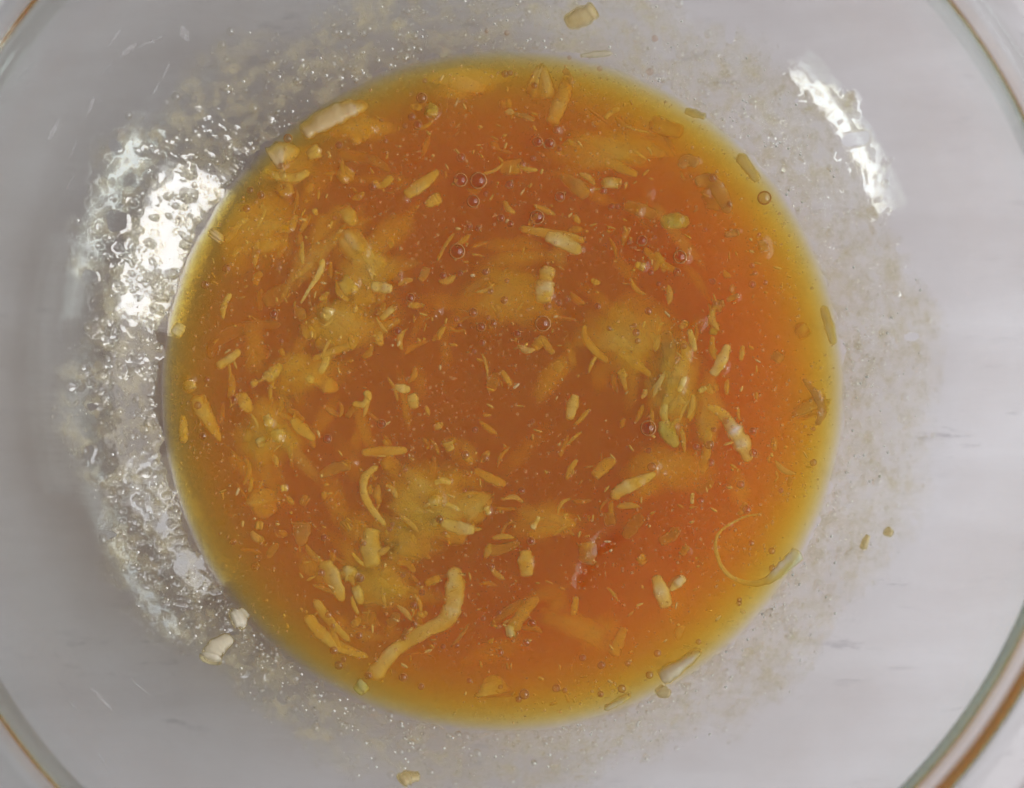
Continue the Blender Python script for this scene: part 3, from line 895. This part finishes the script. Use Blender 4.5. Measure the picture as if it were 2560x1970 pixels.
# ------------------------------------------------------------------ wet film on the wall
FA, FR = 2900, 170
fa = np.linspace(0, 2 * np.pi, FA, endpoint=False)
r_in, r_out = RL + 0.0004, RL + 0.034
fr_ = np.linspace(r_in, r_out, FR)
A2, R2 = np.meshgrid(fa, fr_)
FX, FY = R2 * np.cos(A2), R2 * np.sin(A2)
deg = np.degrees(A2)
def lobe(c, w):
    d = (deg - c + 180) % 360 - 180
    return np.exp(-(d / w) ** 2)
extent = 0.0165 + 0.003 * lobe(180, 35) + 0.004 * lobe(150, 18) + 0.0075 * lobe(37, 13) - 0.002 * lobe(230, 25) + 0.005 * lobe(90, 22) - 0.003 * lobe(-60, 30) + 0.002 * lobe(0, 20)
extent = extent + 0.0040 * fbm(FX * 75, FY * 75, 31, 5)
mask = (RL + extent) - R2
holes = fbm(FX * 130, FY * 130, 51, 2) - 0.62 + 0.30 * np.clip((RL + 0.006 - R2) / 0.006, -0.5, 1) * -1
hole_d = np.full_like(FX, 1.0)
hr = np.random.default_rng(3)
for _ in range(0):
    a = hr.uniform(0, 2 * np.pi); r = RL + hr.uniform(0.007, 0.022); w = hr.uniform(0.0012, 0.0042)
    if 120 < math.degrees(a) < 230:
        w *= 0.5
    dd = np.hypot(FX - r * math.cos(a), FY - r * math.sin(a)) - w * (1 + 0.15 * np.sin(3 * A2 * 8))
    hole_d = np.minimum(hole_d, dd)
m_all = np.minimum(mask, hole_d)
m_all = np.minimum(m_all, 0.004 * (1.0 - np.abs(fbm(FX * 210, FY * 210, 71, 2)) * np.clip((R2 - RL - 0.004) / 0.012, 0, 1)))
m_all = np.minimum(m_all, R2 - (RL + 0.0004 + 0.0013 * lobe(185, 55) + 0.0011 * fbm(FX * 260, FY * 260, 81, 3)))
taper = np.clip(m_all / 0.0012, 0, 1)
leftness = lobe(185, 50)
thick = 0.00011 + 0.00003 * fbm(FX * 260, FY * 260, 41, 3)
thick = np.maximum(thick, 0.00004) * np.sqrt(taper) + 0.00003
bg_ = np.random.default_rng(44)
dr_, da_ = (r_out - r_in) / (FR - 1), 2 * math.pi / FA
nb_ = 0
while nb_ < 1500:                     # blisters, crowded on the left
    a = math.radians(bg_.normal(183, 30)) if bg_.random() < 0.72 else bg_.uniform(0, 2 * np.pi)
    r = RL + 0.002 + abs(bg_.normal(0, 0.009))
    if r > r_out - 0.002:
        continue
    if fbm(np.array([r * math.cos(a) * 170]), np.array([r * math.sin(a) * 170]), 83, 2)[0] < bg_.uniform(-0.5, 0.7):
        continue
    w = min(0.00018 + bg_.exponential(0.00019), 0.0011)
    i = int((r - r_in) / dr_); k = int((a % (2 * math.pi)) / da_)
    hi, hk = int(2.5 * w / dr_) + 1, int(2.5 * w / r / da_) + 1
    sub = np.ix_(np.arange(max(i - hi, 0), min(i + hi + 1, FR)), np.arange(k - hk, k + hk + 1) % FA)
    d2 = (FX[sub] - r * math.cos(a)) ** 2 + (FY[sub] - r * math.sin(a)) ** 2
    thick[sub] += w * bg_.uniform(0.18, 0.42) * np.exp(-d2 / w ** 2)
    nb_ += 1
ZW = ZC - np.sqrt(RS ** 2 - R2 ** 2)
nx, ny, nz = -FX / RS, -FY / RS, (ZC - ZW) / RS
V = np.stack([FX + nx * thick, FY + ny * thick, ZW + nz * thick], -1).reshape(-1, 3)
keep = m_all > 0
idx = np.arange(FR * FA).reshape(FR, FA)
nxt = np.roll(idx, -1, axis=1)
quads = np.stack([idx[:-1], idx[1:], nxt[1:], nxt[:-1]], -1)
kq = keep[:-1] & np.roll(keep, -1, 1)[:-1] & np.roll(keep, -1, 1)[1:] & keep[1:]
quads = quads[kq]
used = np.unique(quads)
remap = np.zeros(FR * FA, int); remap[used] = np.arange(len(used))
film = add_mesh("sauce_film", V[used], remap[quads].tolist(), M_FILM)
soft = 0.0055 - 0.0045 * lobe(37, 14)
wet = np.clip(mask / soft, 0, 1)
at_ = film.data.attributes.new("wetness", 'FLOAT', 'POINT')
at_.data.foreach_set('value', wet.reshape(-1)[used].astype(np.float32))
tag(film, "ragged thin wet film of sauce smeared up the glass wall around the pool", "film", None, 'stuff')
keep_lut = keep

def film_at(a, r):
    i = int(np.clip(round((r - r_in) / (r_out - r_in) * (FR - 1)), 0, FR - 1))
    k = int(round((a % (2 * math.pi)) / (2 * math.pi) * FA)) % FA
    return keep[i, k]

# ------------------------------------------------------------------ bubbles
def dome_mesh(name, nseg, nring, full=0.5):
    v, f = [], []
    for i in range(nring + 1):
        ph = (math.pi * full) * i / nring
        for k in range(nseg):
            a = 2 * math.pi * k / nseg
            v.append((math.sin(ph) * math.cos(a), math.sin(ph) * math.sin(a), math.cos(ph)))
    for i in range(nring):
        for k in range(nseg):
            k2 = (k + 1) % nseg
            if i == 0:
                f.append((i * nseg, (i + 1) * nseg + k, (i + 1) * nseg + k2))
            else:
                f.append((i * nseg + k, (i + 1) * nseg + k, (i + 1) * nseg + k2, i * nseg + k2))
    return v, f
def torus(R, r, n, m):
    v, f = [], []
    for i in range(n):
        a = 2 * math.pi * i / n
        for k in range(m):
            b = 2 * math.pi * k / m
            v.append(((R + r * math.cos(b)) * math.cos(a), (R + r * math.cos(b)) * math.sin(a), r * 0.9 * math.sin(b)))
    for i in range(n):
        for k in range(m):
            f.append((i * m + k, ((i + 1) % n) * m + k, ((i + 1) % n) * m + (k + 1) % m, i * m + (k + 1) % m))
    return v, f
dv, df = dome_mesh('d', 18, 7)
proto_dome = add_mesh("dome", dv, df, M_DOME)
rv, rf = torus(1.03, 0.13, 22, 6)
proto_ring = add_mesh("foot_ring", rv, rf, M_RING)
dome_me, ring_me = proto_dome.data, proto_ring.data
bpy.data.objects.remove(proto_dome); bpy.data.objects.remove(proto_ring)
def bubble(p, n, r, label, group, ring=True, squash=1.0):
    e = bpy.data.objects.new("air_bubble", None)
    COL.objects.link(e)
    e.location = p
    e.rotation_euler = n.to_track_quat('Z', 'Y').to_euler()
    e.scale = (r, r, r * squash)
    tag(e, label, "bubble", group)
    d = bpy.data.objects.new("dome", dome_me); COL.objects.link(d); d.parent = e
    if ring:
        q = bpy.data.objects.new("foot_ring", ring_me); COL.objects.link(q); q.parent = e
    return e
BIG = [('B',600,1225,55,"left bubble of the pair above the sauce centre"),('B',755,1230,66,"right, larger bubble of the pair above the sauce centre"),
 ('B',710,1410,50,"round bubble just under the paired big bubbles"),('B',605,1030,35,"small bubble just above the paired big bubbles"),
 ('B',1275,890,40,"left bubble of the pair below the hanging top strand"),('B',1380,905,42,"right bubble of the pair below the hanging top strand"),
 ('B',1470,1370,40,"dark bubble left of the pinkish slanted shred, upper right"),('B',1270,1550,56,"broad dark bubble above the crossed pair of strips"),
 ('B',1440,785,30,"small glinting bubble at the foot of the hanging top strand"),('B',260,505,42,"bubble above the small greenish lump near the top"),
 ('B',1030,1265,32,"small bubble right of the paired big bubbles"),('E',570,310,62,"big dark bubble with a bright rim left of the centre"),
 ('E',1320,940,62,"large glinting bubble right below the bright upright wet shred"),('E',160,715,35,"dark ringed bubble beside the central pulp mass"),
 ('E',710,845,34,"upper of two small bubbles stacked at the sauce centre"),('E',780,970,36,"lower of two small bubbles stacked at the sauce centre"),
 ('E',1095,1030,30,"small bubble left below the large glinting centre bubble"),('C',1450,990,52,"pale bubble on the yellow right margin of the sauce"),
 ('C',740,1490,50,"dark glinting bubble in the right half beside the faint sliver"),('C',420,1350,40,"small dark bubble above the white highlight chip, right half"),
 ('F',390,1390,56,"large dark bubble left of the green tipped shred"),('D',1870,1470,36,"round bubble left of the horizontal orange stick"),
 ('D',1395,1600,34,"small glinting bubble right of the slanted leaf shaped shred"),('A',1050,510,35,"grey ringed bubble on the upper left margin of the sauce"),
 ('L',1085,510,28,"bubble on the sauce margin near the long shred's green tip"),('J',345,735,34,"oval bubble beside the pale triangular chip at the bottom"),
 ('I',715,210,30,"bubble at the tip of the bright white slice, lower right"),('F',1235,1415,26,"faint ringed bubble right of the long curved slice")]
for crop, x, y, r, lab in BIG:
    x0, y0, sc_ = CROPS[crop]
    p = at_z(x0 + x * sc_, y0 + y * sc_, ZL)
    p.z = sauce_z(p.x, p.y) - 0.00005
    bubble(p, Vector((0, 0, 1)), r * sc_ * PXM, lab, "larger bubbles on the sauce", True, 0.8)
WALLB = [('K',245,295,28,"left of two round droplets on the glass above the sauce"),('K',1595,345,32,"round droplet on the glass above the sauce's upper right"),
 ('K',1550,650,36,"oval droplet on the glass just off the sauce's upper right edge"),('K',1090,620,28,"droplet on the sauce's top margin right of centre"),
 ('K',815,520,22,"small droplet on the sauce's top margin above the hanging strand"),('K',60,280,20,"small droplet on the glass above the sauce, leftmost of the row")]
for crop, x, y, r, lab in WALLB:
    x0, y0, sc_ = CROPS[crop]
    p, n = at_wall(x0 + x * sc_, y0 + y * sc_, 0.0002)
    bubble(p, n, r * sc_ * PXM, lab, "larger droplets on the glass", False, 0.7)
# medium bubbles, alike
nm = 0
while nm < 150:
    a, t = random.uniform(0, 2 * math.pi), math.sqrt(random.random())
    x, y = RL * 0.96 * t * math.cos(a), RL * 0.96 * t * math.sin(a)
    if fbm(np.array([x * 60]), np.array([y * 60]), 91, 2)[0] < -0.1:
        continue
    r = random.uniform(0.00042, 0.00085)
    bubble(Vector((x, y, sauce_z(x, y) - 0.00004)), Vector((0, 0, 1)), r, "one of many small ringed bubbles dotting the sauce", "small bubbles dotting the sauce", True, 0.75)
    nm += 1

def fine_stuff(name, pts, mat, label):
    """many tiny caps joined into one object; pts: (position, normal, radius, squash)"""
    bv, bf = dome_mesh('f', 7, 3)
    bv = np.array(bv); nb = len(bv)
    allv, allf = [], []
    for i, (p, n, r, sq) in enumerate(pts):
        n = np.array(n); t1 = np.cross(n, (0.3, 0.9, 0.1)); t1 /= np.linalg.norm(t1); t2 = np.cross(n, t1)
        w = np.array(p) + r * (bv[:, :1] * t1 + bv[:, 1:2] * t2 + bv[:, 2:3] * n * sq)
        allv.append(w)
        allf.extend(tuple(k + i * nb for k in f) for f in bf)
    o = add_mesh(name, np.concatenate(allv), allf, mat)
    tag(o, label, "bubbles", None, 'stuff')
    return o
pts = []
g = np.random.default_rng(17)
while len(pts) < 9000:
    a, t = g.uniform(0, 2 * np.pi), math.sqrt(g.random())
    x, y = RL * 0.985 * t * math.cos(a), RL * 0.985 * t * math.sin(a)
    dn = fbm(np.array([x * 90]), np.array([y * 90]), 95, 3)[0]
    if dn < g.uniform(-0.9, 0.6):
        continue
    r = min(0.00008 + g.exponential(0.00008), 0.00042)
    pts.append((( x, y, 0), (0, 0, 1), r, 0.8))
pts = [((x, y, sauce_z(x, y) - 0.00004), n, r, q) for (x, y, _), n, r, q in pts]
fine_stuff("fine_bubbles", pts, M_FINE, "countless fine bubbles speckling the surface of the orange sauce")
pts, clear_pts = [], []
while len(pts) + len(clear_pts) < 5200:
    a = g.uniform(0, 2 * np.pi)
    r = RL + 0.001 + min(g.exponential(0.0085), 0.030)
    if not film_at(a, r):
        continue
    dd = math.degrees(a)
    x, y = r * math.cos(a), r * math.sin(a)
    if fbm(np.array([x * 150]), np.array([y * 150]), 97, 2)[0] < g.uniform(-1.0, 0.5):
        continue
    z = ZC - math.sqrt(RS ** 2 - r ** 2)
    left = math.exp(-(((dd - 170 + 180) % 360 - 180) / 45) ** 2)
    n = (-x / RS, -y / RS, (ZC - z) / RS)
    p = (x + n[0] * 0.0001, y + n[1] * 0.0001, z + n[2] * 0.0001)
    rad = min(0.00013 + g.exponential(0.00016), 0.0009)
    if g.random() < 0.88:
        clear_pts.append((p, n, rad * (1.25 + 0.3 * left), g.uniform(0.6, 0.95)))
    else:
        pts.append((p, n, min(rad * 0.8, 0.00035), 0.7))
fine_stuff("fine_droplets", pts, M_DROP, "countless fine droplets and bubbles in the wet film on the glass wall")

fine_stuff("clear_droplets", clear_pts, mat_dome("clear_droplet_skin", 1.75, (0.97, 0.96, 0.93)), "countless clear droplets in the wet film on the glass wall")
# pale flecks of pulp too small to tell apart, drifting under the skin of the sauce
fl = []
fg = np.random.default_rng(23)
while len(fl) < 520:
    a, t = fg.uniform(0, 2 * np.pi), math.sqrt(fg.random()) * 0.95
    x, y = RL * t * math.cos(a), RL * t * math.sin(a)
    if fbm(np.array([x * 55]), np.array([y * 55]), 61, 2)[0] < fg.uniform(-0.9, 0.5):
        continue
    fl.append((x, y, fg.uniform(0.0003, 0.0022), fg.uniform(0.0003, 0.0014), fg.uniform(0.0002, 0.0005), fg.uniform(0, math.pi)))
bv, bf = dome_mesh('k', 6, 4, 1.0)
bv = np.array(bv); allv, allf = [], []
for i, (x, y, d, ln_, w, an) in enumerate(fl):
    c, s_ = math.cos(an), math.sin(an)
    q = bv * (ln_, w, w * 0.6)
    q = np.stack([q[:, 0] * c - q[:, 1] * s_ + x, q[:, 0] * s_ + q[:, 1] * c + y, q[:, 2] + max(ZL - d, wall_z(math.hypot(x, y)) + 0.0006)], -1)
    allv.append(q)
    allf.extend(tuple(k + i * len(bv) for k in f) for f in bf)
fleck = add_mesh("pulp_flecks", np.concatenate(allv), allf, SH['y'])
tag(fleck, "countless faint pulp flecks drifting just under the surface of the sauce", "pulp", None, 'stuff')

# ------------------------------------------------------------------ pale streaks on the bowl's glass
nt = NT("pale_streak_glass")
df = nt.n('ShaderNodeBsdfDiffuse'); df.inputs['Color'].default_value = (0.88, 0.88, 0.90, 1)
tp = nt.n('ShaderNodeBsdfTransparent')
mx = nt.n('ShaderNodeMixShader')
mr = nt.n('ShaderNodeMapRange')
nt.l(nt.noise(nt.coords((1, 1, 1)), 900, 2), mr.inputs['Value'])
mr.inputs['From Min'].default_value = 0.3; mr.inputs['From Max'].default_value = 0.7
mr.inputs['To Min'].default_value = 0.03; mr.inputs['To Max'].default_value = 0.15
nt.l(mr.outputs[0], mx.inputs[0]); nt.l(tp.outputs[0], mx.inputs[1]); nt.l(df.outputs[0], mx.inputs[2])
nt.l(mx.outputs[0], nt.out.inputs['Surface'])
M_STREAK = nt.m
SC = [((760,360),(870,275),40),((1150,165),(1195,260),60),((555,730),(600,615),26),((300,910),(375,755),34),((735,900),(825,785),42),((1030,500),(1085,390),18),
      ((965,610),(1015,520),18),((690,290),(770,180),18),((440,1010),(490,890),14),((880,300),(1050,220),16),((420,1210),(470,1110),12),((100,520),(240,380),10),((640,470),(720,390),12)]
SC = [(a[0]*.3938, a[1]*.3938, b[0]*.3938, b[1]*.3938, w*.3938) for a, b, w in SC]
Q = (0, 1500, .2796)
SC += [(a*Q[2], Q[1]+b*Q[2], c*Q[2], Q[1]+d*Q[2], w*Q[2]) for a, b, c, d, w in ((575,850,710,1000,12),(800,770,1010,990,34),(480,450,520,520,10),(880,1340,970,1530,14),(1160,700,1350,860,12),(520,730,590,800,10),(1520,640,1570,690,10))]
for (x1, y1, x2, y2, w) in SC:
    vv, ff = [], []
    N_ = 8
    for i in range(N_ + 1):
        t = i / N_
        hw = 0.5 * w * math.sin(math.pi * (0.06 + 0.88 * t)) * random.uniform(0.75, 1.1)
        dx, dy = x2 - x1, y2 - y1
        L_ = math.hypot(dx, dy)
        ox, oy = -dy / L_ * hw, dx / L_ * hw
        mxp, myp = x1 + dx * t, y1 + dy * t
        for sgn, off in ((-1, 0.00002), (0, 0.00008), (1, 0.00002)):
            vv.append(at_wall(mxp + ox * sgn, myp + oy * sgn, off)[0])
    for i in range(N_):
        for k in range(2):
            ff.append((i * 3 + k, i * 3 + k + 1, (i + 1) * 3 + k + 1, (i + 1) * 3 + k))
    add_mesh("pale_streak", vv, ff, M_STREAK, bowl)

# ------------------------------------------------------------------ soft clouds of pulp under the skin of the sauce
nt = NT("cloudy_golden_pulp")
tp = nt.n('ShaderNodeBsdfTransparent')
nt.l(tp.outputs[0], nt.out.inputs['Surface'])
vsn = nt.n('ShaderNodeVolumeScatter')
vsn.inputs['Color'].default_value = (1.0, 0.86, 0.52, 1)
vsn.inputs['Density'].default_value = 700.0
nt.l(vsn.outputs[0], nt.out.inputs['Volume'])
M_CLOUD = nt.m
CL = [(540, 485, 80, 95, .5, 3.4, "large cloudy golden pulp patch by the sauce's upper left edge"), (735, 690, 95, 50, .6, 3.2, "cloudy golden pulp under the foot of the central pulp mass"),
      (775, 585, 75, 65, .5, 3.0, "cloudy golden pulp around the bright wet lump left of centre"), (930, 1065, 105, 80, .5, 3.4, "cloudy golden pulp around the glowing lump, lower middle"),
      (1335, 715, 95, 80, .9, 3.0, "cloudy golden pulp patch in the right half of the sauce"), (575, 925, 60, 65, .6, 3.0, "cloudy golden pulp around the lower left glinting clump"),
      (610, 345, 75, 45, .6, 2.6, "cloudy golden pulp around the crescent shred, upper left"), (990, 175, 85, 38, .8, 2.4, "cloudy golden pulp under the sauce's top edge"),
      (880, 1160, 60, 50, 1.0, 2.6, "cloudy pulp around the fluffy pinkish blob"), (1445, 830, 45, 110, .9, 2.6, "upright cloud of pulp round the right hand bundle"),
      (765, 275, 75, 42, .8, 2.6, "cloudy pulp right of the thick upper left bar"), (1310, 325, 120, 45, 1.1, 2.6, "long cloud of pulp around the broad upper right shred"),
      (1170, 1110, 80, 42, 1.1, 2.4, "cloudy pulp under the white flecked curl"), (815, 1245, 60, 65, 1.0, 2.6, "cloudy pulp below the thick upright blurred shred"),
      (1075, 640, 100, 75, 1.6, 2.4, "faint cloud of pulp at the sauce centre"), (660, 800, 90, 45, 1.6, 2.4, "faint cloud of pulp in the left half of the sauce"),
      (1420, 1000, 90, 50, 1.5, 2.4, "faint cloud of pulp left of the long curved slice")]
bvs, bfs = dome_mesh('c', 28, 16, 1.0)
bvs = np.array(bvs)
for i, (x, y, rx, ry, d, th, lab) in enumerate(CL):
    d *= 0.4
    c = at_z(x * 1.1722, y * 1.1722, ZL - (d + th / 2) * 0.001)
    u = bvs
    lump = 1 + 0.42 * fbm(u[:, 0] * 2.4 + i * 7.3 + u[:, 2] * 0.6, u[:, 1] * 2.4 + i * 3.1, 200 + i, 3)
    u = u.copy()
    u[:, 2] = np.sign(u[:, 2]) * u[:, 2] ** 2       # lens shaped, thin towards its rim
    k = 1.1722 * PXM
    q = np.stack([u[:, 0] * rx * k * lump, u[:, 1] * ry * k * lump, u[:, 2] * th * 0.0005 * (0.75 + 0.25 * lump)], -1)
    # keep it inside the pool
    for j in range(len(q)):
        w_ = q[j] + np.array(c)
        r_ = math.hypot(w_[0], w_[1])
        if r_ > RL - 0.002:
            w_[:2] *= (RL - 0.002) / r_
            r_ = RL - 0.002
        w_[2] = min(max(w_[2], wall_z(r_) + 0.0004), ZL - 0.0003)
        q[j] = w_ - np.array(c)
    o = add_mesh("pulp_cloud", q, bfs, M_CLOUD)
    o.location = c
    tag(o, lab, "pulp", "clouds of pulp in the sauce")

# the same pulp in thin drifting wisps, swept round by the stir
hv, hf = dome_mesh('h', 14, 8, 1.0)
hv = np.array(hv); hv[:, 2] = np.sign(hv[:, 2]) * hv[:, 2] ** 2
av, af = [], []
hg = np.random.default_rng(58)
nh = 0
while nh < 120:
    cx_, cy_, sd, cnt = CLUST[int(hg.integers(0, len(CLUST)))] if hg.random() < 0.6 else (1065, 826, 560, 0)
    x, y = hg.normal(cx_, sd * 0.8), hg.normal(cy_, sd * 0.8)
    if math.hypot(x - 1065, y - 826) > 610:
        continue
    an = -(math.atan2(y - 826, x - 1065) + math.pi / 2 + hg.normal(0, 0.35))
    k = 1.1722 * PXM
    lx, ly, lz = hg.uniform(25, 95) * k, hg.uniform(10, 30) * k, hg.uniform(0.0004, 0.0010)
    zc_ = ZL - lz - hg.uniform(0.0004, 0.0020)
    c = at_z(x * 1.1722, y * 1.1722, zc_)
    lump = 1 + 0.35 * fbm(hv[:, 0] * 2 + nh * 5.1, hv[:, 1] * 2 + hv[:, 2], 300 + nh % 9, 2)
    q = hv * (lx, ly, lz) * lump[:, None]
    ca, sa = math.cos(an), math.sin(an)
    q = np.stack([q[:, 0] * ca - q[:, 1] * sa + c.x, q[:, 0] * sa + q[:, 1] * ca + c.y, q[:, 2] + c.z], -1)
    rr_ = np.hypot(q[:, 0], q[:, 1])
    fl_ = np.array([wall_z(r_) for r_ in rr_]) + 0.0003
    if rr_.max() > RL - 0.003 or (q[:, 2] < fl_).any():
        continue
    af.extend(tuple(k2 + nh * len(hv) for k2 in f) for f in hf)
    av.append(q)
    nh += 1
hz_ = add_mesh("pulp_wisps", np.concatenate(av), af, M_CLOUD)
tag(hz_, "thin milky wisps of pulp drifting through the sauce", "pulp", None, 'stuff')
